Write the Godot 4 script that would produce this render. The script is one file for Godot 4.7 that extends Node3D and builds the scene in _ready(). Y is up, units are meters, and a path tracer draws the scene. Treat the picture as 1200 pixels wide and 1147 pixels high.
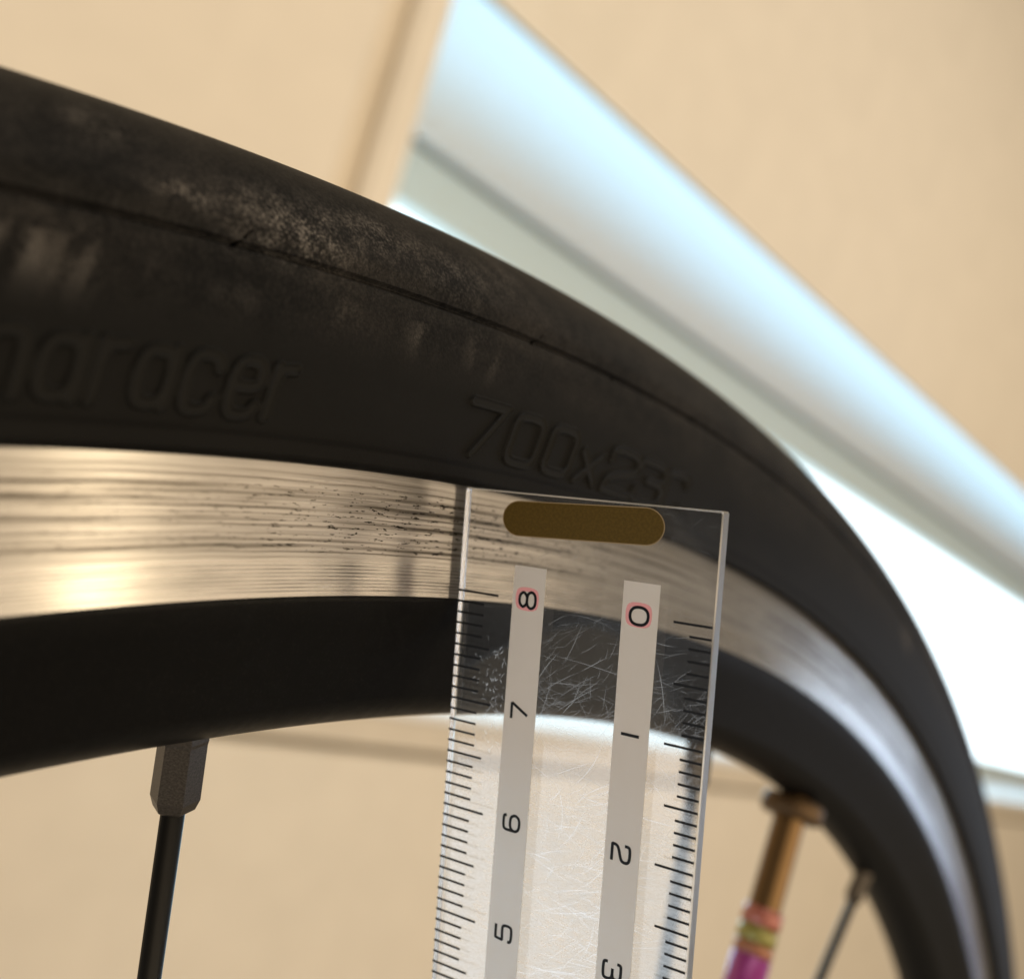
extends Node3D
# A ruler held against the rim of a bicycle wheel, a bright window behind. Lengths of the small things are written in millimetres.

const MM := 0.001
const EYE := Vector3(-0.10473, 1.299748, 0.066425)          # where the camera stands
const WHEEL := Vector3(0, 1.0, 0)                            # the wheel's centre
const TURN := PI / 180.0
var wheel_basis := Basis(Vector3(0.98246, 0.169104, -0.078587), Vector3(-0.171666, 0.984784, -0.027031), Vector3(0.07282, 0.040048, 0.996541))
var ruler_basis := Basis(Vector3(0.23618, 0.07944, 0.968457), Vector3(-0.250398, 0.967969, -0.018335), Vector3(-0.938893, -0.23817, 0.248507))
var ruler_at := Vector3(-0.044388, 1.300965, 0.00145)
var rng := RandomNumberGenerator.new()


func _ready() -> void:
	rng.seed = 71
	set_camera()
	set_light()
	build_wall()
	build_bulkhead()
	build_window()
	build_cupboard()
	build_wheel()
	build_ruler()


# ------------------------------------------------------------------ camera and light
func set_camera() -> void:
	var cam := Camera3D.new()
	cam.name = "camera"
	var at := CameraAttributesPhysical.new()
	at.frustum_focal_length = 12.0 / tan(54.4059 * TURN / 2.0)
	at.frustum_near = 0.01
	at.frustum_far = 60.0
	at.exposure_aperture = 12.5
	at.frustum_focus_distance = 0.0805
	cam.attributes = at
	add_child(cam)
	cam.transform = Transform3D(Basis(Vector3(0.6659, 0.2595, 0.6994), Vector3(-0.2739, 0.9571, -0.0943), Vector3(-0.6939, -0.1288, 0.7085)).orthonormalized(), EYE)
	cam.current = true


func area(called: String, pos: Vector3, toward: Vector3, size: Vector2, energy: float, color: Color) -> void:
	var l := AreaLight3D.new()
	l.name = called
	l.area_size = size
	l.light_energy = energy
	l.light_color = color
	l.shadow_enabled = true
	l.area_range = 12.0
	add_child(l, true)
	l.look_at_from_position(pos, toward, Vector3.UP if absf((toward - pos).normalized().y) < 0.9 else Vector3.RIGHT)


func set_light() -> void:
	var env := Environment.new()
	env.background_mode = Environment.BG_COLOR
	env.background_color = Color(0.23, 0.19, 0.14).linear_to_srgb()
	env.tonemap_mode = Environment.TONE_MAPPER_LINEAR
	env.tonemap_exposure = 1.4
	env.sdfgi_enabled = true
	env.ssao_enabled = true
	env.ssil_enabled = true
	var we := WorldEnvironment.new()
	we.name = "surroundings"
	we.environment = env
	add_child(we)
	# added overhead light, unseen, to brighten the window wall
	area("added_key_light", EYE + Vector3(2.2, 2.4, 0.7), EYE + Vector3(2.4, -0.4, -1.6), Vector2(6.0, 0.8), 2.5, Color(1.0, 0.97, 0.92))
	# wide warm fill added behind the camera for walls, track and ruler
	area("added_warm_fill", EYE + Vector3(2.0, 0.1, 2.8), EYE + Vector3(2.8, -0.6, -1.5), Vector2(7.4, 2.2), 6.9, Color(1.0, 0.90, 0.76))
	# a small warm lamp behind the camera, seen in the brushed brake track
	area("reading_light", EYE + Vector3(0.026, -0.003, -0.063) + Vector3(0.512, 0.04, 0.858) * 1.5, EYE, Vector2(0.045, 0.34), 0.13, Color(1.0, 0.92, 0.76))
	# the room's second window, to the right
	area("side_window_light", EYE + Vector3(3.2, 0.0, 0.70), EYE, Vector2(0.05, 0.9), 0.30, Color(0.82, 0.91, 1.0))
	area("side_window_light", EYE + Vector3(3.2, 0.0, 0.33), EYE, Vector2(0.4, 1.4), 0.13, Color(0.45, 0.68, 1.0))
	# cool light added low on the left, mirrored in the lower part of the ruler
	area("added_low_light", EYE + Vector3(-1.30, -1.36, -0.30), EYE, Vector2(1.5, 0.9), 0.85, Color(0.90, 0.95, 1.0))


# ------------------------------------------------------------------ helpers
func tag(o: Node3D, label: String, category: String, kind := "", group := "") -> void:
	if label: o.set_meta("label", label)
	if category: o.set_meta("category", category)
	if kind: o.set_meta("kind", kind)
	if group: o.set_meta("group", group)


func base(called: String, xf: Transform3D) -> Node3D:
	var o := Node3D.new()
	o.name = called
	o.transform = xf
	add_child(o, true)
	return o


func put(called: String, mesh: Mesh, mat: Material, parent: Node, xf := Transform3D()) -> MeshInstance3D:
	var o := MeshInstance3D.new()
	o.name = called
	o.mesh = mesh
	if mat: o.material_override = mat
	o.transform = xf
	parent.add_child(o, true)
	return o


func paint(c: Color, rough := 0.6, spec := 0.5, metal := 0.0) -> StandardMaterial3D:
	var m := StandardMaterial3D.new()
	m.albedo_color = c.linear_to_srgb()
	m.roughness = rough
	m.metallic_specular = spec
	m.metallic = metal
	return m


func noise(frequency: float, octaves := 4, s := 1) -> FastNoiseLite:
	var n := FastNoiseLite.new()
	n.noise_type = FastNoiseLite.TYPE_SIMPLEX_SMOOTH
	n.seed = s
	n.frequency = frequency
	n.fractal_octaves = octaves
	return n


func noise_texture(frequency: float, dark: float, light: float, s: int, bump := false) -> NoiseTexture2D:
	var t := NoiseTexture2D.new()
	t.width = 512
	t.height = 512
	t.seamless = true
	t.noise = noise(frequency, 5, s)
	if not bump:
		var g := Gradient.new()
		g.set_color(0, Color(dark, dark, dark))
		g.set_color(1, Color(light, light, light))
		t.color_ramp = g
	return t


func wall_paint(c: Color, rough := 0.85) -> StandardMaterial3D:
	var m := paint(c, rough, 0.3)
	m.albedo_texture = noise_texture(0.006, 0.975, 1.0, 5)
	m.heightmap_enabled = false
	m.uv1_triplanar = true
	m.uv1_world_triplanar = true
	m.uv1_scale = Vector3(2, 2, 2)
	return m


func quad(st: SurfaceTool, a: Vector3, b: Vector3, c: Vector3, d: Vector3) -> void:
	# a, b, c, d run clockwise seen from outside
	for v in [a, b, c, a, c, d]:
		st.add_vertex(v)


func slab(lo: Vector3, hi: Vector3, bevel := 0.002) -> ArrayMesh:
	# a box with chamfered edges
	var st := SurfaceTool.new()
	st.begin(Mesh.PRIMITIVE_TRIANGLES)
	st.set_smooth_group(-1)
	var c := (lo + hi) / 2.0
	var h := (hi - lo) / 2.0
	var pts := {}
	for sx in [-1, 1]:
		for sy in [-1, 1]:
			for sz in [-1, 1]:
				for ax in 3:
					var s := Vector3(sx, sy, sz)
					var v := h - Vector3.ONE * bevel
					v[ax] = h[ax]
					pts[[sx, sy, sz, ax]] = c + v * s
	var tri := func(ps: Array, out: Vector3) -> void:
		for i in range(1, ps.size() - 1):
			var a: Vector3 = ps[0]
			var b: Vector3 = ps[i]
			var d: Vector3 = ps[i + 1]
			if (b - a).cross(d - a).dot(out) > 0.0:
				var t := b
				b = d
				d = t
			for v in [a, b, d]:
				st.add_vertex(v)
	for ax in 3:
		var u := (ax + 1) % 3
		var w := (ax + 2) % 3
		for s in [-1, 1]:
			var ring := []
			for q in [[-1, -1], [1, -1], [1, 1], [-1, 1]]:
				var k := [0, 0, 0]
				k[ax] = s
				k[u] = q[0]
				k[w] = q[1]
				ring.append(pts[[k[0], k[1], k[2], ax]])
			var out := Vector3.ZERO
			out[ax] = s
			tri.call(ring, out)
		for su in [-1, 1]:
			for sw in [-1, 1]:
				var k0 := [0, 0, 0]
				var k1 := [0, 0, 0]
				k0[ax] = -1
				k1[ax] = 1
				for k in [k0, k1]:
					k[u] = su
					k[w] = sw
				var out2 := Vector3.ZERO
				out2[u] = su
				out2[w] = sw
				tri.call([pts[[k0[0], k0[1], k0[2], u]], pts[[k1[0], k1[1], k1[2], u]], pts[[k1[0], k1[1], k1[2], w]], pts[[k0[0], k0[1], k0[2], w]]], out2)
	for sx in [-1, 1]:
		for sy in [-1, 1]:
			for sz in [-1, 1]:
				tri.call([pts[[sx, sy, sz, 0]], pts[[sx, sy, sz, 1]], pts[[sx, sy, sz, 2]]], Vector3(sx, sy, sz))
	st.generate_normals()
	return st.commit()


func extrude_x(profile: PackedVector2Array, x0: float, x1: float, smooth := false) -> ArrayMesh:
	# profile of (z, y) points, closed; smooth joins the normals along it
	var st := SurfaceTool.new()
	st.begin(Mesh.PRIMITIVE_TRIANGLES)
	st.set_smooth_group(0 if smooth else -1)
	var area2 := 0.0
	var n := profile.size()
	for i in n:
		area2 += profile[i].cross(profile[(i + 1) % n])
	var flip := area2 > 0.0
	for i in n:
		var p := profile[i]
		var q := profile[(i + 1) % n]
		var a := Vector3(x0, p.y, p.x)
		var b := Vector3(x1, p.y, p.x)
		var c := Vector3(x1, q.y, q.x)
		var d := Vector3(x0, q.y, q.x)
		if flip: quad(st, a, d, c, b)
		else: quad(st, a, b, c, d)
	var tris := Geometry2D.triangulate_polygon(profile)
	st.set_smooth_group(-1)
	for x in [x0, x1]:
		for i in range(0, tris.size(), 3):
			var a2 := profile[tris[i]]
			var b2 := profile[tris[i + 1]]
			var c2 := profile[tris[i + 2]]
			var pos := (b2 - a2).cross(c2 - a2) > 0.0
			var vs := [a2, b2, c2] if pos == (x == x1) else [a2, c2, b2]
			for v in vs:
				st.add_vertex(Vector3(x, v.y, v.x))
	st.generate_normals()
	return st.commit()


func ring(profile: Array, steps: int, u_turns: float, v_scale: float, smooth := true) -> ArrayMesh:
	# turns (R, z) in mm about the axle; u runs with the angle, v with the length along the profile
	var n := profile.size()
	var lens := [0.0]
	for i in range(1, n):
		lens.append(lens[i - 1] + (profile[i] as Vector2).distance_to(profile[i - 1]))
	var nor := []
	for i in n:
		var t: Vector2 = profile[mini(i + 1, n - 1)] - profile[maxi(i - 1, 0)]
		nor.append(Vector2(t.y, -t.x).normalized())
	var vs := PackedVector3Array()
	var ns := PackedVector3Array()
	var uv := PackedVector2Array()
	var ix := PackedInt32Array()
	for k in steps + 1:
		var a := TAU * k / steps
		var e := Vector3(cos(a), sin(a), 0)
		for i in n:
			var p: Vector2 = profile[i]
			vs.append((e * p.x + Vector3(0, 0, p.y)) * MM)
			ns.append(e * nor[i].x + Vector3(0, 0, nor[i].y))
			uv.append(Vector2(a / TAU * u_turns, lens[i] * v_scale))
	var probe: Vector2 = nor[n / 2]
	for k in steps:
		for i in n - 1:
			var a0 := k * n + i
			var b0 := a0 + n
			ix.append_array([a0, a0 + 1, b0, a0 + 1, b0 + 1, b0])
	# front faces run clockwise: check one triangle against its normal
	var m := (steps / 8) * (n - 1) * 6 + (n / 2) * 6
	var f := (vs[ix[m + 1]] - vs[ix[m]]).cross(vs[ix[m + 2]] - vs[ix[m]])
	if f.dot(ns[ix[m]]) > 0.0:
		for t in range(0, ix.size(), 3):
			var s := ix[t + 1]
			ix[t + 1] = ix[t + 2]
			ix[t + 2] = s
	var arr := []
	arr.resize(Mesh.ARRAY_MAX)
	arr[Mesh.ARRAY_VERTEX] = vs
	arr[Mesh.ARRAY_NORMAL] = ns
	arr[Mesh.ARRAY_TEX_UV] = uv
	arr[Mesh.ARRAY_INDEX] = ix
	var mesh := ArrayMesh.new()
	mesh.add_surface_from_arrays(Mesh.PRIMITIVE_TRIANGLES, arr)
	return mesh


func lathe(profile: Array, sides: int, smooth := true, turn := 0.0) -> ArrayMesh:
	# (radius, height) in mm about +y
	var st := SurfaceTool.new()
	st.begin(Mesh.PRIMITIVE_TRIANGLES)
	st.set_smooth_group(0 if smooth else -1)
	var n := profile.size()
	for k in sides:
		var a := TAU * k / sides + turn
		var b := TAU * (k + 1) / sides + turn
		for i in n - 1:
			var p: Vector2 = profile[i] * MM
			var q: Vector2 = profile[i + 1] * MM
			var v0 := Vector3(cos(a) * p.x, p.y, sin(a) * p.x)
			var v1 := Vector3(cos(b) * p.x, p.y, sin(b) * p.x)
			var v2 := Vector3(cos(b) * q.x, q.y, sin(b) * q.x)
			var v3 := Vector3(cos(a) * q.x, q.y, sin(a) * q.x)
			var us := [float(k) / sides, float(k + 1) / sides]
			# profile runs upwards
			for t in [[v0, us[0], p], [v1, us[1], p], [v2, us[1], q], [v0, us[0], p], [v2, us[1], q], [v3, us[0], q]]:
				st.set_uv(Vector2(t[1], t[2].y * 100.0))
				st.add_vertex(t[0])
	st.generate_normals()
	return st.commit()


func along(from: Vector3, to: Vector3) -> Transform3D:
	# y axis from one point to the other
	var y := (to - from).normalized()
	var x := y.cross(Vector3(0, 0, 1)).normalized()
	return Transform3D(Basis(x, y, x.cross(y)), from)


func picture(w: int, h: int, data: PackedByteArray) -> ImageTexture:
	return ImageTexture.create_from_image(Image.create_from_data(w, h, false, Image.FORMAT_RGBA8 if data.size() == w * h * 4 else Image.FORMAT_L8, data))


func srgb8(x: float) -> int:
	x = clampf(x, 0.0, 1.0)
	return int(round(255.0 * (x * 12.92 if x < 0.0031308 else 1.055 * pow(x, 1.0 / 2.4) - 0.055)))


# ------------------------------------------------------------------ the room behind
func bg(v: Vector3) -> Vector3:
	return EYE + v


func build_wall() -> void:
	var cream := wall_paint(Color(0.83, 0.745, 0.615))
	var w := base("wall", Transform3D(Basis(), EYE))
	tag(w, "cream painted wall below the bright window, with one dark horizontal joint", "wall", "structure")
	put("wall_panel", slab(Vector3(-1.6, -0.332, -1.66), Vector3(9, -0.262, -1.55), 0.004), cream, w)
	put("wall_panel", slab(Vector3(-1.6, -2.4, -1.66), Vector3(9, -0.349, -1.55), 0.004), cream, w)
	put("joint_backing", slab(Vector3(-1.6, -2.3, -1.72), Vector3(9, -0.262, -1.662), 0.001), cream, w)
	put("wall_panel", slab(Vector3(-1.6, -0.259, -1.66), Vector3(0.3, 4.0, -1.55), 0.004), cream, w)


func build_bulkhead() -> void:
	var b := base("window_bulkhead", Transform3D(Basis(), EYE))
	tag(b, "cream bulkhead above the window with a white curved underside", "wall", "structure")
	var cream := wall_paint(Color(0.83, 0.745, 0.615))
	var white := paint(Color(0.70, 0.74, 0.77), 0.55, 0.3)
	put("front_panel", slab(Vector3(0.28, 1.043, -1.66), Vector3(9, 4.0, -1.30), 0.003), cream, b)
	var pr := PackedVector2Array()
	for i in 25:
		var t := PI / 2.0 * i / 24.0
		pr.append(Vector2(-1.304 - 0.266 * cos(t), 0.905 + 0.135 * sin(t)))
	pr.append(Vector2(-1.66, 1.04))
	pr.append(Vector2(-1.66, 0.905))
	put("curved_soffit", extrude_x(pr, 0.31, 8.98, true), white, b)
	put("soffit_bead", slab(Vector3(0.31, 0.888, -1.63), Vector3(8.98, 0.903, -1.566), 0.004), white, b)
	put("gap_backing", slab(Vector3(0.31, 0.74, -1.72), Vector3(8.98, 1.04, -1.665), 0.002), paint(Color(0.5, 0.5, 0.5)), b)


func build_window() -> void:
	var w := base("window", Transform3D(Basis(), EYE))
	tag(w, "overexposed white window with pale grey frame rails and sloping white sill", "window")
	var frame := paint(Color(0.52, 0.585, 0.57), 0.45, 0.4)
	put("head_rail", slab(Vector3(0.31, 0.748, -1.64), Vector3(8.98, 0.872, -1.58), 0.006), frame, w)
	put("bottom_rail", slab(Vector3(0.31, -0.157, -1.64), Vector3(8.98, -0.069, -1.58), 0.006), frame, w)
	put("side_rail", slab(Vector3(0.31, -0.068, -1.64), Vector3(0.37, 0.747, -1.58), 0.006), frame, w)
	var pr := PackedVector2Array([Vector2(-1.66, -0.158), Vector2(-1.585, -0.159), Vector2(-1.485, -0.225), Vector2(-1.48, -0.232), Vector2(-1.48, -0.247), Vector2(-1.485, -0.252), Vector2(-1.545, -0.256), Vector2(-1.66, -0.256)])
	put("sill", extrude_x(pr, 0.31, 8.98), paint(Color(0.85, 0.85, 0.84), 0.5, 0.4), w)
	var glow := paint(Color(0.02, 0.02, 0.02), 0.4, 0.2)
	glow.emission_enabled = true
	glow.emission = Color(0.90, 0.97, 1.0)
	glow.emission_energy_multiplier = 2.0
	put("pane", slab(Vector3(0.371, -0.068, -1.634), Vector3(8.98, 0.747, -1.622), 0.002), glow, w)
	area("window_light", bg(Vector3(4.6, 0.34, -1.60)), bg(Vector3(4.6, 0.34, 0)), Vector2(8.4, 0.78), 5.9, Color(0.54, 0.84, 1.0))


func build_cupboard() -> void:
	var c := base("wall_cupboard", Transform3D(Basis(), EYE))
	tag(c, "cream wall cupboard at the upper left with a vertical gap between door and end panel", "cupboard")
	var cream := wall_paint(Color(0.83, 0.745, 0.615), 0.7)
	put("carcass", slab(Vector3(-1.0, -0.125, -1.545), Vector3(0.640, 1.6, -1.028), 0.002), cream, c)
	put("door", slab(Vector3(-0.9, -0.13, -1.026), Vector3(0.557, 1.6, -1.0), 0.010), cream, c)
	put("end_panel", slab(Vector3(0.593, -0.13, -1.026), Vector3(0.6475, 1.6, -1.0), 0.010), cream, c)


# ------------------------------------------------------------------ the wheel
func tyre_profile() -> Array:
	var p := [Vector2(314.6, 9.2), Vector2(313.9, 10.0), Vector2(313.55, 10.7), Vector2(313.7, 11.2), Vector2(314.3, 11.4), Vector2(315.0, 11.3), Vector2(315.35, 11.42), Vector2(315.8, 11.62), Vector2(316.4, 11.58),
		Vector2(317.2, 11.68), Vector2(318.5, 11.74), Vector2(320, 11.76), Vector2(322, 11.68), Vector2(324, 11.45), Vector2(326, 11.14), Vector2(327.4, 10.9)]
	# the groove between sidewall and tread
	p.append_array([Vector2(328.3, 10.73), Vector2(328.36, 10.71), Vector2(328.62, 10.30), Vector2(328.82, 10.24), Vector2(329.02, 10.64), Vector2(329.1, 10.68), Vector2(329.6, 10.64)])
	for i in range(10, 91, 4):
		var a := i * TURN
		p.append(Vector2(328.28 + 10.25 * sin(a), 10.25 * cos(a) + 0.75 * pow(cos(a), 6)))
	var n := p.size()
	for i in range(n - 1):
		var q: Vector2 = p[n - 2 - i]
		p.append(Vector2(q.x, -q.y))
	return p


func profile_at(s: float) -> Array:
	# point and outward normal of the tyre's near side, s mm along the profile
	var p := tyre_profile()
	var acc := 0.0
	for i in p.size() - 1:
		var l: float = p[i].distance_to(p[i + 1])
		if acc + l >= s:
			var t: Vector2 = (p[i + 1] - p[i]).normalized()
			return [p[i].lerp(p[i + 1], (s - acc) / l), Vector2(-t.y, t.x)]
		acc += l
	return [p[-1], Vector2(1, 0)]


func tyre_texture() -> Array:
	# one tile: 30 degrees round the wheel by 72 mm of profile; angles 70..100 are the sharp ones
	var w := 2048
	var h := 768
	var col := PackedByteArray()
	col.resize(w * h * 4)
	var bump := PackedByteArray()
	bump.resize(w * h)
	var n_big := noise(0.006, 4, 11)
	var n_mid := noise(0.03, 3, 12)
	var n_fine := noise(0.16, 3, 13)
	var n_dust := noise(0.17, 4, 14)
	var n_streak := noise(0.02, 3, 15)
	var n_grain := noise(0.42, 2, 16)
	var specks := PackedFloat32Array()
	specks.resize(w * h)
	for i in 2600:
		var sx := rng.randi() % w
		var sy := int(rng.randf_range(11.0, 31.0) / 72.0 * h)
		var k := rng.randf_range(0.1, 1.0) * smoothstep(10.0, 18.0, sy * 72.0 / h)
		var ln := rng.randi_range(1, 4)
		for j in ln:
			specks[mini(sy + j, h - 1) * w + posmod(sx + j * rng.randi_range(-1, 1), w)] = k
	var dust := [[92.7, 20.6, 0.95, 2.6, 1.0], [94.25, 20.6, 0.42, 0.9, 0.8], [91.2, 23.0, 0.8, 2.4, 0.42], [89.7, 22.0, 0.9, 3.0, 0.3], [90.4, 14.3, 0.30, 1.9, 0.16], [89.0, 14.4, 0.4, 2.0, 0.2], [92.0, 14.4, 0.5, 1.6, 0.14], [93.6, 13.7, 0.3, 1.0, 0.12], [95.7, 14.2, 0.9, 2.4, 0.22], [96.3, 14.4, 0.5, 1.6, 0.25], [95.2, 24.6, 0.5, 1.6, 0.35], [88.4, 24.0, 0.6, 2.0, 0.3]]
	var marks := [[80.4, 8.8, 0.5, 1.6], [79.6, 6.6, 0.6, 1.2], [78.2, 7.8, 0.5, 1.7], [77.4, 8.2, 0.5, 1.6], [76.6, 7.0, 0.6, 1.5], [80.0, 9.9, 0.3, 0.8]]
	for y in h:
		var s := (y + 0.5) / h * 72.0
		var side := s if s < 33.3 else 66.6 - s
		var tread := smoothstep(15.6, 16.6, side)
		var shoulder := smoothstep(9.5, 14.5, side)
		for x in w:
			var deg := (x + 0.5) / w * 30.0 + 70.0 if x * 30.0 / w < 30.0 else 0.0
			var big := n_big.get_noise_2d(x, y * 1.4)
			var mid := n_mid.get_noise_2d(x, y * 1.2)
			var fine := n_fine.get_noise_2d(x, y)
			var v := lerpf(0.0032, 0.0062, shoulder) + tread * 0.0036
			v *= maxf(0.25, 1.0 + 0.75 * big * (0.3 + 0.7 * shoulder) + 0.45 * mid * (0.2 + shoulder) + 0.7 * fine * (0.12 + shoulder))
			var brown := shoulder * (0.5 + 0.5 * big)
			var dusty := 0.0
			for d in dust:
				var dx: float = (deg - d[0]) / d[2]
				var dy: float = (side - d[1]) / d[3]
				var r := dx * dx + dy * dy
				if r < 4.0:
					dusty += d[4] * exp(-r * 1.3)
			if dusty > 0.01 and s < 33.3:
				var grit := smoothstep(-0.25, 0.75, 0.55 * n_dust.get_noise_2d(x, y * 1.3) + 0.5 * mid + 0.35 * fine + 0.55 * n_grain.get_noise_2d(x * 0.8, y * 0.8))
				if side < 15.6: grit = smoothstep(-0.2, 0.5, n_streak.get_noise_2d(x * 1.2 + y * 0.5, y * 0.35) + 0.2 * fine)
				v += dusty * grit * 0.15
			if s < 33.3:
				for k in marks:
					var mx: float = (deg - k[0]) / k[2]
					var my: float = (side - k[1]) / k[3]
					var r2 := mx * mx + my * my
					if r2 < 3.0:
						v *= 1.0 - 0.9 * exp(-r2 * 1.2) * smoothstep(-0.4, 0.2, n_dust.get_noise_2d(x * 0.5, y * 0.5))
			var grain := n_grain.get_noise_2d(x, y)
			v *= 1.0 + 0.95 * grain * (0.25 + 0.75 * shoulder)
			v += 0.035 * specks[y * w + x] * (0.35 + dusty)
			v = maxf(v, 0.0006)
			var i := (y * w + x) * 4
			col[i] = srgb8(v * (1.02 + 0.10 * brown))
			col[i + 1] = srgb8(v * (0.98 + 0.0 * brown))
			col[i + 2] = srgb8(v * (0.96 - 0.10 * brown))
			col[i + 3] = 255
			bump[y * w + x] = clampi(int(128 + 80 * n_dust.get_noise_2d(x * 3.0, y * 3.0) * (0.3 + shoulder) + 40 * fine), 0, 255)
	return [picture(w, h, col), picture(w, h, bump)]


func track_texture() -> Array:
	# one tile: 15 degrees round the wheel by 12 mm, from the inner edge outwards
	var w := 2048
	var h := 384
	var col := PackedByteArray()
	col.resize(w * h * 4)
	var rough := PackedByteArray()
	rough.resize(w * h)
	var bump := PackedByteArray()
	bump.resize(w * h)
	var n_line := noise(0.22, 3, 21)
	var n_long := noise(0.004, 3, 22)
	var n_dirt := noise(0.02, 4, 23)
	var n_fleck := noise(0.05, 3, 24)
	var n_wob := noise(0.01, 2, 25)
	# height, half width, strength
	var bands := [[0.80, 0.010, 0.35], [0.755, 0.008, 0.45], [0.695, 0.016, 0.8], [0.655, 0.010, 0.5], [0.615, 0.020, 0.95], [0.572, 0.010, 0.6], [0.535, 0.007, 0.4], [0.497, 0.017, 0.9], [0.462, 0.009, 0.5], [0.415, 0.012, 0.5], [0.372, 0.012, 0.5], [0.33, 0.014, 0.75], [0.295, 0.007, 0.55], [0.26, 0.006, 0.45]]
	for y in h:
		var v := (y + 0.5) / h              # 0 inner edge, about 0.87 where the tyre begins
		var dirty_zone := smoothstep(0.26, 0.34, v) * smoothstep(0.80, 0.68, v)
		for x in w:
			var deg := 84.0 + float(x) / w * 15.0
			var wob := n_wob.get_noise_2d(x * 0.4, y * 0.2) * 0.006
			var line := n_line.get_noise_2d(x * 0.006, y)
			var line2 := n_line.get_noise_2d(x * 0.02 + 700.0, y * 2.1)
			var near_end := smoothstep(94.5, 91.0, deg)
			var base_ := 0.79 + (0.24 * line + 0.18 * line2) * (0.45 + 0.55 * dirty_zone) + 0.06 * n_long.get_noise_2d(x, y * 8.0)
			var dirt := 0.0
			for b in bands:
				var d: float = (v + wob - b[0]) / b[1]
				if absf(d) < 3.0:
					dirt += b[2] * exp(-d * d) * smoothstep(-0.7, 0.3, n_dirt.get_noise_2d(x * 0.07 + b[0] * 900.0, y * 0.7))
			dirt = clampf(dirt * lerpf(0.95, 1.2, near_end), 0.0, 1.0)
			# hard black flecks, drawn out along the brushing
			var f := n_fleck.get_noise_2d(x * 0.42, y * 1.9) + 0.35 * n_line.get_noise_2d(x * 0.5, y * 1.5) + 0.16 * dirt
			var fl := smoothstep(0.44, 0.60, f) * dirty_zone * lerpf(0.25, 1.0, near_end)
			# machined grooves on the inner part
			var groove := 0.0
			if v < 0.25:
				var ph := fposmod(v * 12.0 / 0.29 + wob * 3.0, 1.0)
				groove = smoothstep(0.34, 0.05, absf(ph - 0.5)) * (0.6 + 0.6 * n_long.get_noise_2d(x * 1.5, y * 6.0)) * smoothstep(0.01, 0.04, v) * smoothstep(0.25, 0.21, v)
				groove *= lerpf(0.7, 1.0, near_end)
			var k := 0.58 * base_ * (1.0 - 0.68 * dirt) * (1.0 - 0.72 * groove) * (1.0 - 0.9 * fl)
			var i := (y * w + x) * 4
			var warm := clampf(dirt + fl, 0, 1)
			col[i] = srgb8(k * 0.98)
			col[i + 1] = srgb8(k * (0.93 - 0.06 * warm))
			col[i + 2] = srgb8(k * (0.88 - 0.14 * warm))
			col[i + 3] = 255
			rough[y * w + x] = clampi(int(255 * (0.33 + 0.2 * dirt + 0.3 * fl - 0.06 * line - 0.05 * smoothstep(0.30, 0.22, v))), 30, 255)
			bump[y * w + x] = clampi(int(150 + 60 * line - 90 * groove - 30 * dirt - 40 * fl), 0, 255)
	return [picture(w, h, col), picture(w, h, rough), picture(w, h, bump)]


func glyph_width(ch: String) -> float:
	return {"7": 0.78, "0": 0.66, "2": 0.70, "3": 0.70, "C": 0.72, "x": 0.56, "P": 0.62, "r": 0.34}.get(ch, 0.52)


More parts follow.
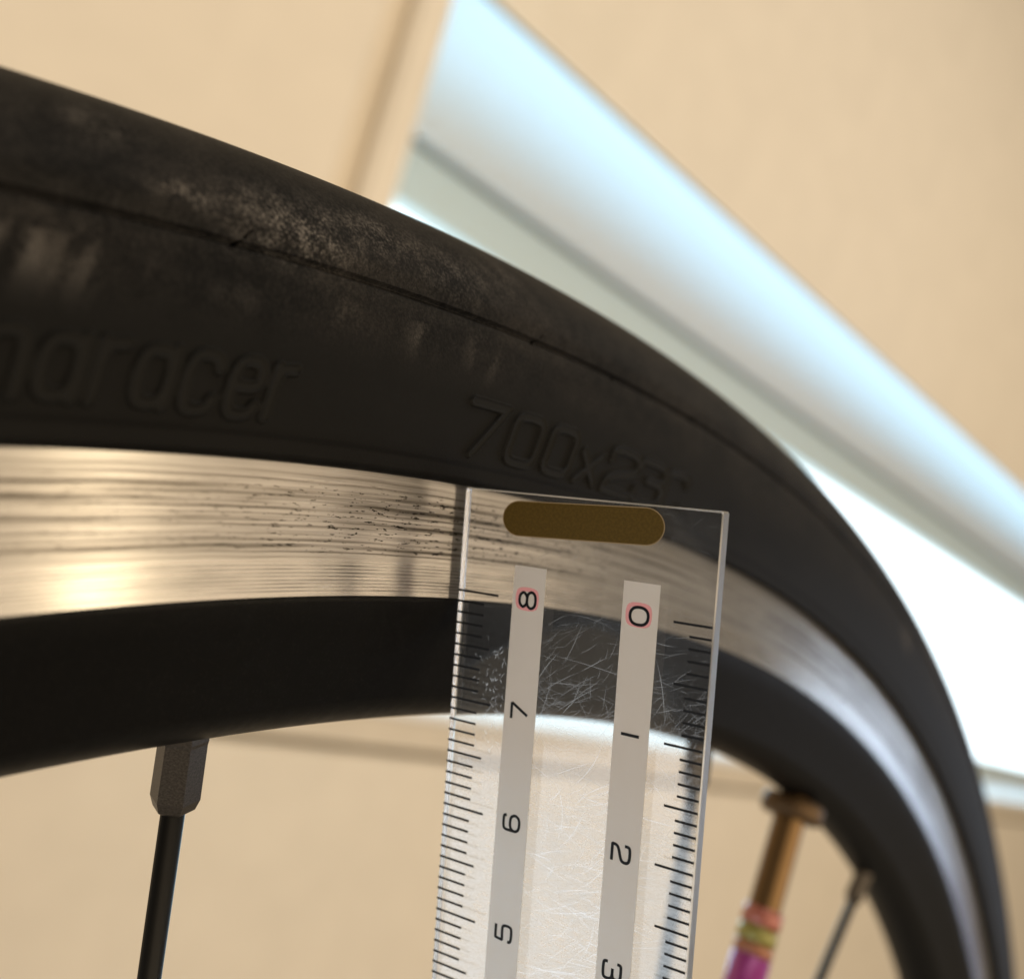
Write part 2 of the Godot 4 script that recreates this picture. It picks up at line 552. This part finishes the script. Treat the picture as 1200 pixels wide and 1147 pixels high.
func glyph(ch: String) -> Array:
	# pen paths one unit tall: [points, closed]
	var bowl := [Vector2(0.26, 0.0), Vector2(0.0, 0.08), Vector2(0.0, 0.60), Vector2(0.26, 0.68), Vector2(0.52, 0.60), Vector2(0.52, 0.08)]
	match ch:
		"7": return [[[Vector2(0.0, 1.0), Vector2(0.78, 1.0)], false], [[Vector2(0.78, 1.0), Vector2(0.30, 0.0)], false]]
		"0": return [[[Vector2(0.33, 0.0), Vector2(0.0, 0.04), Vector2(0.0, 0.5), Vector2(0.0, 0.96), Vector2(0.33, 1.0), Vector2(0.66, 0.96), Vector2(0.66, 0.5), Vector2(0.66, 0.04)], true]]
		"2": return [digit(2)[0]]
		"3": return digit(3)
		"C": return [[[Vector2(0.72, 0.80), Vector2(0.70, 1.0), Vector2(0.34, 1.02), Vector2(0.0, 0.96), Vector2(0.0, 0.5), Vector2(0.0, 0.04), Vector2(0.34, -0.02), Vector2(0.70, 0.0), Vector2(0.72, 0.20)], false]]
		"x": return [[[Vector2(0.0, 0.0), Vector2(0.56, 0.66)], false], [[Vector2(0.0, 0.66), Vector2(0.56, 0.0)], false]]
		"P": return [[[Vector2(0.0, 0.0), Vector2(0.0, 1.0)], false], [[Vector2(0.0, 1.0), Vector2(0.5, 1.0), Vector2(0.64, 0.9), Vector2(0.64, 0.55), Vector2(0.5, 0.45), Vector2(0.0, 0.45)], false]]
		"a": return [[bowl, true], [[Vector2(0.52, 0.68), Vector2(0.52, 0.0)], false]]
		"n": return [[[Vector2(0.0, 0.0), Vector2(0.0, 0.68)], false], [[Vector2(0.0, 0.5), Vector2(0.08, 0.68), Vector2(0.46, 0.70), Vector2(0.52, 0.5), Vector2(0.52, 0.0)], false]]
		"r": return [[[Vector2(0.0, 0.0), Vector2(0.0, 0.68)], false], [[Vector2(0.0, 0.42), Vector2(0.06, 0.66), Vector2(0.34, 0.68)], false]]
		"c": return [[[Vector2(0.52, 0.54), Vector2(0.46, 0.68), Vector2(0.1, 0.70), Vector2(0.0, 0.5), Vector2(0.0, 0.18), Vector2(0.1, -0.02), Vector2(0.46, 0.0), Vector2(0.52, 0.14)], false]]
		"e": return [[[Vector2(0.02, 0.36), Vector2(0.52, 0.36), Vector2(0.52, 0.56), Vector2(0.42, 0.70), Vector2(0.1, 0.70), Vector2(0.0, 0.5), Vector2(0.0, 0.18), Vector2(0.1, -0.02), Vector2(0.46, 0.0), Vector2(0.52, 0.12)], false]]
	return []


func raised_text(words: String, th_start: float, th_end: float, s0: float, height: float, slant: float) -> ArrayMesh:
	# moulded lettering on the tyre's near sidewall: low letters with a raised rim, from one angle to a smaller one
	var segs := []
	var at := 0.0
	for ch in words:
		for pen in glyph(ch):
			var path: Array = smooth_path(pen[0], pen[1]) if pen[0].size() > 2 else pen[0]
			for i in (path.size() if pen[1] else path.size() - 1):
				var a: Vector2 = path[i]
				var b: Vector2 = path[(i + 1) % path.size()]
				segs.append([a + Vector2(at, 0), b + Vector2(at, 0)])
		at += glyph_width(ch) + 0.27
	var total := at - 0.27
	var mm_x := absf(th_start - th_end) * TURN * 320.0 / total      # one unit along, in mm
	var cell := 0.11
	var nx := int((total * mm_x + 2.0) / cell)
	var ny := int((height * 1.05 + 1.8) / cell)
	var hs := PackedFloat32Array()
	hs.resize((nx + 1) * (ny + 1))
	hs.fill(9.0)
	var half := 0.48
	for sg in segs:
		var a := Vector2(sg[0].x * mm_x, sg[0].y * height)
		var b := Vector2(sg[1].x * mm_x, sg[1].y * height)
		var lo := a.min(b) - Vector2(1, 1)
		var hi := a.max(b) + Vector2(1, 1)
		for iy in range(maxi(0, int((lo.y + 0.8) / cell)), mini(ny, int((hi.y + 0.8) / cell) + 1) + 1):
			for ix in range(maxi(0, int((lo.x + 1.0) / cell)), mini(nx, int((hi.x + 1.0) / cell) + 1) + 1):
				var p := Vector2(ix * cell - 1.0, iy * cell - 0.8)
				var d := p.distance_to(Geometry2D.get_closest_point_to_segment(p, a, b))
				if d < hs[iy * (nx + 1) + ix]: hs[iy * (nx + 1) + ix] = d
	var rows := []
	for iy in ny + 1:
		rows.append(profile_at(s0 + iy * cell - 0.8))
	var st := SurfaceTool.new()
	st.begin(Mesh.PRIMITIVE_TRIANGLES)
	st.set_smooth_group(0)
	var vert := func(ix: int, iy: int) -> Vector3:
		var d := hs[iy * (nx + 1) + ix]
		var up := -0.03 + 0.19 * smoothstep(half + 0.13, half - 0.05, d) + 0.17 * exp(-pow((d - half + 0.04) / 0.11, 2.0))
		var p: Vector2 = rows[iy][0] + rows[iy][1] * up
		var fx := (ix * cell - 1.0) / (total * mm_x)
		var th := (th_start - fx * (th_start - th_end) - slant * ((iy * cell - 0.8) / height - 0.5)) * TURN
		return Vector3(p.x * cos(th), p.x * sin(th), p.y) * MM
	for iy in ny:
		for ix in nx:
			var near := 9.0
			for k in [[0, 0], [1, 0], [0, 1], [1, 1]]:
				near = minf(near, hs[(iy + k[1]) * (nx + 1) + ix + k[0]])
			if near > half + 0.32: continue
			quad(st, vert.call(ix, iy), vert.call(ix, iy + 1), vert.call(ix + 1, iy + 1), vert.call(ix + 1, iy))
	st.index()
	st.generate_normals()
	return st.commit()


func spoke(parent: Node3D, th: float, foot: Vector3, steel: Material, nut: Material) -> void:
	# from the rim at angle th towards a point at the hub (mm)
	var a := th * TURN
	var top := Vector3(cos(a), sin(a), 0) * 291.5
	var xf := along(top * MM, foot * MM)
	var len_ := top.distance_to(foot)
	var body := put("spoke", lathe([Vector2(0.0, 0.5), Vector2(1.0, 0.5), Vector2(1.0, len_), Vector2(0.0, len_)], 20), steel, parent, xf)
	# a square nipple with its corners cut
	var st := lathe([Vector2(0.0, -3.0), Vector2(2.08, -3.0), Vector2(2.1, 1.6), Vector2(2.04, 1.9), Vector2(2.08, 6.8), Vector2(1.75, 7.7), Vector2(1.4, 7.95), Vector2(0.6, 7.95)], 6, false, 0.30)
	put("nipple", st, nut, body)


func build_wheel() -> void:
	var wheel := base("bicycle_wheel", Transform3D(wheel_basis.orthonormalized(), WHEEL))
	tag(wheel, "worn bicycle wheel with black tyre, scuffed silver brake track and dark rim", "bicycle wheel")
	# rim: dark body, with the brake tracks let into both sides
	var dark := paint(Color(0.0032, 0.0032, 0.0036), 0.5, 0.22)
	var rn := NoiseTexture2D.new()
	rn.width = 512
	rn.height = 512
	rn.seamless = true
	rn.noise = noise(0.09, 4, 31)
	var ramp := Gradient.new()
	ramp.offsets = PackedFloat32Array([0.0, 0.60, 0.74, 0.86])
	ramp.colors = PackedColorArray([Color(0.40, 0.40, 0.40), Color(0.46, 0.46, 0.46), Color(0.62, 0.61, 0.59), Color(1.0, 0.97, 0.92)])
	rn.color_ramp = ramp
	dark.albedo_color = Color(0.013, 0.013, 0.0135).linear_to_srgb()
	dark.albedo_texture = rn
	dark.uv1_triplanar = true
	dark.uv1_scale = Vector3(60, 60, 60)
	dark.roughness_texture = noise_texture(0.02, 0.75, 1.0, 32)
	dark.roughness = 0.55
	var rp := []
	rp.append_array([Vector2(314.8, 9.0), Vector2(303.3, 9.45), Vector2(303.05, 9.67), Vector2(302.6, 9.62), Vector2(300.4, 9.05), Vector2(297.6, 7.6)])
	for i in range(25, 156, 5):
		var a := i * TURN
		rp.append(Vector2(296.1 - 6.1 * sin(a), 6.9 * cos(a)))
	rp.append_array([Vector2(297.6, -7.6), Vector2(300.4, -9.05), Vector2(302.6, -9.62), Vector2(303.05, -9.67), Vector2(303.3, -9.45), Vector2(314.8, -9.0)])
	var rim := put("rim", ring(rp, 720, 24.0, 0.05), dark, wheel)
	var tt := track_texture()
	var alu := StandardMaterial3D.new()
	alu.albedo_texture = tt[0]
	alu.metallic = 0.9
	alu.metallic_specular = 0.5
	alu.roughness = 1.0
	alu.roughness_texture = tt[1]
	alu.heightmap_enabled = true
	alu.heightmap_texture = tt[2]
	alu.heightmap_scale = 0.0025
	alu.anisotropy_enabled = true
	alu.anisotropy = -1.0
	for s in [1.0, -1.0]:
		put("brake_track", ring([Vector2(303.15, 9.69 * s), Vector2(309, 9.70 * s), Vector2(315.15, 9.69 * s)], 1440, 24.0, 1.0 / 12.0), alu, rim)
	# tyre
	var tx := tyre_texture()
	var rubber := StandardMaterial3D.new()
	rubber.albedo_texture = tx[0]
	rubber.roughness = 0.62
	rubber.metallic_specular = 0.23
	rubber.heightmap_enabled = true
	rubber.heightmap_texture = tx[1]
	rubber.heightmap_scale = 0.005
	rubber.uv1_offset = Vector3(-70.0 / 30.0, 0, 0)
	alu.uv1_offset = Vector3(-84.0 / 15.0, 0, 0)
	var tyre := put("tyre", ring(tyre_profile(), 900, 12.0, 1.0 / 72.0), rubber, wheel)
	# slanting slits at the tread's edge: black plates painting the shade inside them
	var slit_shade := paint(Color(0.0008, 0.0008, 0.0008), 1.0, 0.0)
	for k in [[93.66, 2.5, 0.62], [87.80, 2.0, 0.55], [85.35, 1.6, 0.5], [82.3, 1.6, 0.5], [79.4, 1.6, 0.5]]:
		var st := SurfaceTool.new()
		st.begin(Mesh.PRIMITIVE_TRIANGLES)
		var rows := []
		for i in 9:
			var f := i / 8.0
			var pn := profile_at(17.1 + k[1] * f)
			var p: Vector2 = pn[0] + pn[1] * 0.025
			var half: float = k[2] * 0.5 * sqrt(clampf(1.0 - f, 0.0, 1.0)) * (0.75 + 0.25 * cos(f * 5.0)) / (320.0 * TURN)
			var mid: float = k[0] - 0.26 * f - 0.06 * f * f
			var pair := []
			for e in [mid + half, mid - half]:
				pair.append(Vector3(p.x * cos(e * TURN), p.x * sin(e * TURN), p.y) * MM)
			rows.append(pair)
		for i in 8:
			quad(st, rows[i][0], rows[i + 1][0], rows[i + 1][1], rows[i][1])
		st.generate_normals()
		put("painted_slit", st.commit(), slit_shade, tyre)
	var letter := paint(Color(0.0034, 0.0033, 0.0030), 0.6, 0.26)
	put("raised_lettering", raised_text("700x23C", 89.3, 82.3, 5.3, 4.7, 0.24), letter, tyre)
	put("raised_lettering", raised_text("Panaracer", 97.85, 92.72, 5.5, 5.5, 0.25), letter, tyre)
	# spokes
	var steel := paint(Color(0.005, 0.0048, 0.0042), 0.42, 0.32, 0.0)
	var nut := paint(Color(0.115, 0.10, 0.085), 0.40, 0.5, 0.8)
	nut.albedo_texture = noise_texture(0.03, 0.55, 1.0, 33)
	nut.uv1_triplanar = true
	nut.uv1_scale = Vector3(300, 300, 300)
	spoke(wheel, 92.52, Vector3(4.0, 18, -32), steel, nut)
	spoke(wheel, 74.67, Vector3(-8, 20, 32), steel, nut)
	spoke(wheel, 56.96, Vector3(26, 6, -32), steel, nut)
	# valve
	var brass := paint(Color(0.15, 0.092, 0.042), 0.38, 0.5, 0.95)
	var a := 66.5 * TURN
	var out := Vector3(cos(a), sin(a), 0)
	var vx := along(out * 290.5 * MM, Vector3.ZERO)
	var thread := [Vector2(0.0, 0.0)]
	for i in 44:
		thread.append(Vector2(2.75, 0.2 + i * 0.5))
		thread.append(Vector2(2.98, 0.45 + i * 0.5))
	thread.append(Vector2(0.0, 22.4))
	var valve := put("tyre_valve", lathe(thread, 28), brass, wheel, vx)
	put("lock_nut", lathe([Vector2(3.0, 0.6), Vector2(5.2, 0.8), Vector2(5.6, 1.4), Vector2(5.6, 3.6), Vector2(5.2, 4.2), Vector2(3.0, 4.3)], 36), paint(Color(0.095, 0.058, 0.028), 0.5, 0.5, 0.7), valve)
	var y := 20.6
	for c in [[Color(0.38, 0.12, 0.09), 3.2], [Color(0.26, 0.24, 0.055), 2.8], [Color(0.33, 0.13, 0.065), 2.0], [Color(0.30, 0.03, 0.23), 18.0]]:
		put("coloured_sleeve", lathe([Vector2(2.9, y), Vector2(3.45, y + 0.15), Vector2(3.5, y + c[1] - 0.2), Vector2(2.9, y + c[1] - 0.02)], 32), paint(c[0], 0.3, 0.6, 0.2), valve)
		y += c[1]


# ------------------------------------------------------------------ the ruler
func smooth_path(p: Array, closed: bool, rounds := 2) -> Array:
	for r in rounds:
		var q := []
		var n := p.size()
		if not closed: q.append(p[0])
		for i in (n if closed else n - 1):
			var a: Vector2 = p[i]
			var b: Vector2 = p[(i + 1) % n]
			q.append(a.lerp(b, 0.25))
			q.append(a.lerp(b, 0.75))
		if not closed: q.append(p[n - 1])
		p = q
	return p


func flat_shape(poly: PackedVector2Array, st: SurfaceTool, z0: float, z1: float) -> void:
	# a thin plate from an outline in mm, its front at z1
	var tris := Geometry2D.triangulate_polygon(poly)
	for i in range(0, tris.size(), 3):
		var a := poly[tris[i]]
		var b := poly[tris[i + 1]]
		var c := poly[tris[i + 2]]
		if (b - a).cross(c - a) > 0.0:
			var t := b
			b = c
			c = t
		for v in [a, b, c]:
			st.add_vertex(Vector3(v.x, v.y, z1) * MM)
	var cw := 0.0
	var n := poly.size()
	for i in n: cw += poly[i].cross(poly[(i + 1) % n])
	for i in n:
		var p := poly[i]
		var q := poly[(i + 1) % n]
		if cw > 0.0:
			var t2 := p
			p = q
			q = t2
		quad(st, Vector3(p.x, p.y, z1) * MM, Vector3(p.x, p.y, z0) * MM, Vector3(q.x, q.y, z0) * MM, Vector3(q.x, q.y, z1) * MM)


func plate(polys: Array, z0: float, z1: float) -> ArrayMesh:
	var st := SurfaceTool.new()
	st.begin(Mesh.PRIMITIVE_TRIANGLES)
	st.set_smooth_group(-1)
	for p in polys:
		flat_shape(p, st, z0, z1)
	st.generate_normals()
	return st.commit()


func stroke(path: Array, closed: bool, width: float) -> Array:
	# outlines of a pen stroke: offset polygons
	var line := PackedVector2Array(path)
	if closed:
		# a ring as two halves, so that each outline is simple
		var n := line.size()
		var h := n / 2
		var one := line.slice(0, h + 1)
		var two := line.slice(h)
		two.append(line[0])
		return stroke(Array(one), false, width) + stroke(Array(two), false, width)
	return Array(Geometry2D.offset_polyline(line, width / 2.0, Geometry2D.JOIN_ROUND, Geometry2D.END_ROUND))


func digit(k: int) -> Array:
	# pen paths in a box 0.86 wide and 1 tall
	var ring_ := func(x0: float, y0: float, x1: float, y1: float, r: float) -> Array:
		return [Vector2(x0 + r, y0), Vector2(x1 - r, y0), Vector2(x1, y0 + r), Vector2(x1, y1 - r), Vector2(x1 - r, y1), Vector2(x0 + r, y1), Vector2(x0, y1 - r), Vector2(x0, y0 + r)]
	match k:
		0: return [[ring_.call(0.0, 0.0, 0.90, 1.0, 0.24), true]]
		1: return [[[Vector2(0.43, 0.0), Vector2(0.43, 0.5), Vector2(0.43, 1.0)], false]]
		2: return [[[Vector2(0.0, 0.70), Vector2(0.0, 0.94), Vector2(0.2, 1.0), Vector2(0.66, 1.0), Vector2(0.86, 0.9), Vector2(0.86, 0.62), Vector2(0.70, 0.50), Vector2(0.16, 0.36), Vector2(0.02, 0.22), Vector2(0.0, 0.0), Vector2(0.0, 0.0), Vector2(0.0, 0.0), Vector2(0.88, 0.0)], false]]
		3: return [[[Vector2(0.0, 0.78), Vector2(0.02, 0.98), Vector2(0.2, 1.0), Vector2(0.66, 1.0), Vector2(0.84, 0.94), Vector2(0.84, 0.60), Vector2(0.66, 0.53), Vector2(0.3, 0.53)], false], [[Vector2(0.3, 0.53), Vector2(0.68, 0.53), Vector2(0.88, 0.44), Vector2(0.88, 0.06), Vector2(0.66, 0.0), Vector2(0.2, 0.0), Vector2(0.0, 0.04), Vector2(0.0, 0.24)], false]]
		5: return [[[Vector2(0.80, 1.0), Vector2(0.06, 1.0), Vector2(0.06, 1.0), Vector2(0.06, 1.0), Vector2(0.02, 0.56), Vector2(0.02, 0.56), Vector2(0.02, 0.56), Vector2(0.66, 0.60), Vector2(0.86, 0.52), Vector2(0.86, 0.06), Vector2(0.66, 0.0), Vector2(0.2, 0.0), Vector2(0.0, 0.06), Vector2(0.0, 0.22)], false]]
		6: return [[[Vector2(0.80, 0.82), Vector2(0.78, 0.98), Vector2(0.6, 1.0), Vector2(0.2, 1.0), Vector2(0.0, 0.92), Vector2(0.0, 0.5), Vector2(0.0, 0.3)], false], [ring_.call(0.0, 0.0, 0.86, 0.58, 0.18), true]]
		7: return [[[Vector2(0.0, 1.0), Vector2(0.88, 1.0)], false], [[Vector2(0.88, 1.0), Vector2(0.30, 0.0)], false]]
		8: return [[ring_.call(0.05, 0.53, 0.83, 1.0, 0.18), true], [ring_.call(0.0, 0.0, 0.88, 0.53, 0.18), true]]
	return []


func numeral(k: int, at: Vector2, turn: float, ink: Material, parent: Node3D) -> void:
	# 1.72 mm tall, its middle at (u, v) on the ruler, turned about it
	var polys := []
	for p in digit(k):
		var path: Array = smooth_path(p[0], p[1], 2)
		var placed := []
		for q in path:
			placed.append(((q - Vector2(0.44, 0.5)) * 1.62).rotated(turn) + Vector2(at.x, -at.y))
		polys.append_array(stroke(placed, p[1], 0.25))
	put("numeral", plate(polys, 0.055, 0.075), ink, parent)


func scratch_texture() -> ImageTexture:
	# 24.4 by 50 mm of worn surface, 40 pixels to the millimetre
	var w := 1024
	var h := 2048
	var px := w / 24.4
	var a := PackedFloat32Array()
	a.resize(w * h)
	var dot := func(x: float, y: float, r: float, k: float) -> void:
		for yy in range(int(y - r - 1), int(y + r + 2)):
			for xx in range(int(x - r - 1), int(x + r + 2)):
				if xx < 0 or yy < 0 or xx >= w or yy >= h: continue
				var d := Vector2(xx + 0.5 - x, yy + 0.5 - y).length()
				var q: float = k * clampf(r + 0.5 - d, 0.0, 1.0)
				if q > a[yy * w + xx]: a[yy * w + xx] = q
	var line := func(p: Vector2, ang: float, length: float, bend: float, r: float, k: float) -> void:
		var steps := int(length / 0.9)
		for i in steps:
			var f := float(i) / steps
			dot.call(p.x, p.y, r, k * sin(PI * clampf(f * 1.02, 0, 1)) * (0.75 + 0.25 * sin(i * 0.7)))
			ang += bend / steps + rng.randfn(0, 0.004)
			p += Vector2(cos(ang), sin(ang)) * 0.9
	# long fine scratches, thick between v = 5 and 16 mm and lower down
	for i in 1500:
		var v := rng.randfn(9.5, 3.6) if i < 800 else rng.randf_range(10.0, 40.0)
		var u := rng.randf_range(6.0, 24.0) if i < 800 else rng.randf_range(0.5, 24.2)
		var ang := rng.randfn(-0.55, 0.45) if rng.randf() < 0.6 else rng.randfn(0.6, 0.5)
		var big := rng.randf() < 0.10
		line.call(Vector2(u * px, (v + 9.4) * px), ang, rng.randf_range(30, 130) * (2.2 if big else 1.0), rng.randfn(0, 0.35), 0.9 if not big else 1.1, rng.randf_range(0.06, 0.34) * (1.4 if big else 1.0))
	for i in 150:
		line.call(Vector2(rng.randf_range(0.5, 24.0) * px, rng.randf_range(0.2, 12.0) * px), rng.randf_range(-1.6, 0.4), rng.randf_range(20, 90), rng.randfn(0, 0.3), 1.1, rng.randf_range(0.06, 0.22))
	for i in 170:   # white feathery strokes low on the ruler
		var c := Vector2(rng.randf_range(8.5, 17.0) * px, (rng.randf_range(15, 40) + 9.4) * px)
		line.call(c, rng.randfn(-0.25, 0.4), rng.randf_range(60, 320), rng.randfn(0, 0.5), 1.25, rng.randf_range(0.25, 0.95))
	# one hair-thin dark-looking scratch and one long pale one near the top
	line.call(Vector2(9.3 * px, (4.0 + 9.4) * px), 0.10, 520, 0.12, 1.1, 0.35)
	# crazed flecks beside the left-hand strip
	for i in 130:
		var v2 := rng.randfn(7.3, 1.5) if i < 70 else rng.randf_range(9.5, 19.5)
		var u2 := clampf(rng.randfn(4.2, 0.9), 2.4, 5.8) if i < 70 else rng.randfn(4.2, 0.55)
		line.call(Vector2(u2 * px, (v2 + 9.4) * px), rng.randf_range(-3.1, 3.1), rng.randf_range(8, 38), rng.randfn(0, 2.0), rng.randf_range(0.8, 1.7), rng.randf_range(0.2, 0.7))
	for i in 500:
		dot.call(rng.randf() * w, rng.randf() * h, rng.randf_range(0.4, 1.2), rng.randf_range(0.1, 0.5))
	var out := PackedByteArray()
	out.resize(w * h * 4)
	for i in w * h:
		out[i * 4] = 236
		out[i * 4 + 1] = 238
		out[i * 4 + 2] = 240
		out[i * 4 + 3] = int(clampf(a[i] + 0.012, 0.0, 0.95) * 255)
	return picture(w, h, out)


func haze_texture() -> ImageTexture:
	# milky wear, heavier away from the end of the ruler
	var w := 512
	var h := 1024
	var px := w / 24.4
	var n_haze := noise(0.008, 3, 51)
	var n_fine := noise(0.16, 3, 52)
	var n_fibre := noise(0.09, 3, 53)
	var out := PackedByteArray()
	out.resize(w * h * 4)
	for y in h:
		var v := y / px - 9.4
		var worn := smoothstep(-8.0, 10.0, v)
		var low := smoothstep(9.0, 20.0, v)
		for x in w:
			var q := 0.008 + 0.016 * worn + 0.33 * low + (0.012 + 0.06 * low) * n_haze.get_noise_2d(x, y)
			q += 0.06 * low * n_fine.get_noise_2d(x * 0.5, y) + 0.14 * low * n_fibre.get_noise_2d(x * 0.35 + y * 0.12, y * 1.2)
			var i := (y * w + x) * 4
			out[i] = 230
			out[i + 1] = 240
			out[i + 2] = 250
			out[i + 3] = int(clampf(q, 0.0, 0.9) * 255)
	return picture(w, h, out)


func ruler_body(width: float, v0: float, v1: float, thick: float) -> ArrayMesh:
	# clear slab in mm with chamfered front and back edges: surface 0 the polished faces, surface 1 the sawn edges
	var c := 0.10
	var r := 0.22
	var outline := []
	var cn := [Vector2(r, -v0 - r), Vector2(width - r, -v0 - r), Vector2(width - r, -v1 + r), Vector2(r, -v1 + r)]
	for k in 4:
		for i in 6:
			var ang := PI - k * PI / 2.0 - i * PI / 10.0
			outline.append(cn[k] + Vector2(cos(ang), sin(ang)) * r)
	var mid := Vector2(width / 2.0, -(v0 + v1) / 2.0)
	var inset := func(d: float) -> Array:
		var o := []
		for i in outline.size():
			var p: Vector2 = outline[i]
			var k := i / 6
			o.append(cn[k] + (p - cn[k]).normalized() * (r - d))
		return o
	var inner: Array = inset.call(c)
	var faces := SurfaceTool.new()
	faces.begin(Mesh.PRIMITIVE_TRIANGLES)
	faces.set_smooth_group(-1)
	var edges := SurfaceTool.new()
	edges.begin(Mesh.PRIMITIVE_TRIANGLES)
	edges.set_smooth_group(-1)
	var n := outline.size()
	var P := func(q: Vector2, z: float) -> Vector3: return Vector3(q.x, q.y, z) * MM
	for i in n:
		var j := (i + 1) % n      # the outline runs clockwise seen from the front
		for v in [P.call(mid, 0.0), P.call(inner[i], 0.0), P.call(inner[j], 0.0)]: faces.add_vertex(v)
		for v in [P.call(mid, -thick), P.call(inner[j], -thick), P.call(inner[i], -thick)]: faces.add_vertex(v)
		quad(edges, P.call(inner[i], 0.0), P.call(outline[i], -c), P.call(outline[j], -c), P.call(inner[j], 0.0))
		quad(edges, P.call(outline[i], -c), P.call(outline[i], -thick + c), P.call(outline[j], -thick + c), P.call(outline[j], -c))
		quad(edges, P.call(outline[i], -thick + c), P.call(inner[i], -thick), P.call(inner[j], -thick), P.call(outline[j], -thick + c))
	faces.generate_normals()
	edges.generate_normals()
	var m := faces.commit()
	edges.commit(m)
	return m


func build_ruler() -> void:
	var ruler := base("ruler", Transform3D(ruler_basis.orthonormalized(), ruler_at))
	tag(ruler, "scratched clear plastic ruler held upright against the silver brake track", "ruler")
	var width := 24.55
	var clear := paint(Color(1, 1, 1), 0.0, 0.5)
	clear.albedo_color = Color(1, 1, 1, 0.0)
	clear.refraction_enabled = true
	clear.refraction_scale = 0.049
	clear.transparency = BaseMaterial3D.TRANSPARENCY_ALPHA
	var sawn := clear.duplicate()
	sawn.roughness = 0.35
	sawn.albedo_color = Color(0.95, 0.97, 1.0, 0.12)
	var m := ruler_body(width, -9.45, 92.0, 1.5)
	m.surface_set_material(0, clear)
	m.surface_set_material(1, sawn)
	put("body", m, null, ruler)
	# both faces are worn: fine scratches in front, milky wear behind
	for side in 2:
		var st := SurfaceTool.new()
		st.begin(Mesh.PRIMITIVE_TRIANGLES)
		var z := 0.02 if side == 0 else -1.53
		var q := [Vector3(0.15, 9.3, z), Vector3(width - 0.15, 9.3, z), Vector3(width - 0.15, -40.0, z), Vector3(0.15, -40.0, z)]
		var uvs := [Vector2(0, 0), Vector2(1, 0), Vector2(1, 1), Vector2(0, 1)]
		for i in [0, 1, 2, 0, 2, 3]:
			st.set_uv(uvs[i])
			st.set_normal(Vector3(0, 0, 1))
			st.add_vertex(q[i] * MM)
		var worn := StandardMaterial3D.new()
		worn.albedo_texture = scratch_texture() if side == 0 else haze_texture()
		worn.transparency = BaseMaterial3D.TRANSPARENCY_ALPHA
		worn.roughness = 0.6
		if side == 0:
			worn.metallic = 0.75
			worn.roughness = 0.40
		else:
			worn.backlight_enabled = true
			worn.backlight = Color(1.0, 1.0, 1.0)
		worn.texture_repeat = false
		put("scratched_face" if side == 0 else "milky_face", st.commit(), worn, ruler)
	var ink := paint(Color(0.006, 0.006, 0.007), 0.5, 0.3)
	var cream := paint(Color(0.74, 0.68, 0.62), 0.38, 0.6)
	cream.backlight_enabled = true
	cream.backlight = Color(0.9, 0.9, 0.9)
	# the two pale strips that carry the numerals, and the brown pill at the end
	put("number_strip", plate([PackedVector2Array([Vector2(5.88, 3.0), Vector2(9.10, 3.0), Vector2(8.97, -92.0), Vector2(5.6, -92.0)])], 0.03, 0.042), cream, ruler)
	put("number_strip", plate([PackedVector2Array([Vector2(16.52, 3.0), Vector2(19.78, 3.0), Vector2(19.78, -92.0), Vector2(16.85, -92.0)])], 0.03, 0.042), cream, ruler)
	var pill := PackedVector2Array()
	for i in 17:
		var a := PI / 2.0 + PI * i / 16.0
		pill.append(Vector2(5.95 + cos(a) * 1.62, 7.15 + sin(a) * 1.5))
	for i in 17:
		var a := -PI / 2.0 + PI * i / 16.0
		pill.append(Vector2(18.05 + cos(a) * 1.62, 7.65 + sin(a) * 1.5))
	var gold := paint(Color(0.112, 0.068, 0.009), 0.55, 0.3)
	gold.albedo_texture = noise_texture(0.05, 0.82, 1.0, 61)
	gold.uv1_triplanar = true
	gold.uv1_scale = Vector3(120, 120, 120)
	var grown := Geometry2D.offset_polygon(pill, 0.09)
	put("pill_outline", plate(grown, 0.03, 0.04), paint(Color(0.30, 0.22, 0.12), 0.5, 0.3), ruler)
	put("brown_pill", plate([pill], 0.042, 0.056), gold, ruler)
	# the 8 and the 0 are haloed in pink
	var pink := paint(Color(0.78, 0.36, 0.38), 0.6, 0.3)
	for k in [8, 0]:
		var mid := Vector2(7.42, 0.05) if k == 8 else Vector2(18.1, 0.22)
		var turn := PI / 2.0 if k == 8 else -PI / 2.0
		var box := [Vector2(-0.86, -0.6), Vector2(-0.6, -1.0), Vector2(0.6, -1.0), Vector2(0.86, -0.6), Vector2(0.86, 0.6), Vector2(0.6, 1.0), Vector2(-0.6, 1.0), Vector2(-0.86, 0.6)]
		var halo := []
		for e in smooth_path(box, true):
			halo.append(e.rotated(turn) + mid + Vector2(-0.05, 0.07))
		put("pink_halo", plate(stroke(halo, true, 0.36), 0.047, 0.050), pink, ruler)
	for k in 4:
		numeral(8 - k, Vector2(7.42, 10.0 * k - 0.05), PI / 2.0, ink, ruler)
	for k in 4:
		numeral(k, Vector2(18.1, 10.0 * k - 0.22), -PI / 2.0, ink, ruler)
	# millimetre marks on both edges
	var bar := {}
	for l in [4.35, 3.75, 2.9, 3.3, 2.9001, 1.87]:
		bar[l] = slab(Vector3(0, -0.1, 0.03) * MM, Vector3(l, 0.1, 0.05) * MM, 0.002 * MM)
	for i in 47:
		var l: float = 4.35 if i % 10 == 0 else 3.75 if i % 5 == 0 else 2.9
		put("millimetre_mark", bar[l], ink, ruler, Transform3D(Basis(), Vector3(0.02, -i, 0) * MM))
	for i in 36:
		var l: float = 3.3 if i % 10 == 0 else 2.9001 if i % 5 == 0 else 1.87
		put("millimetre_mark", bar[l], ink, ruler, Transform3D(Basis(), Vector3(24.42 - l, -i + 0.2, 0) * MM))
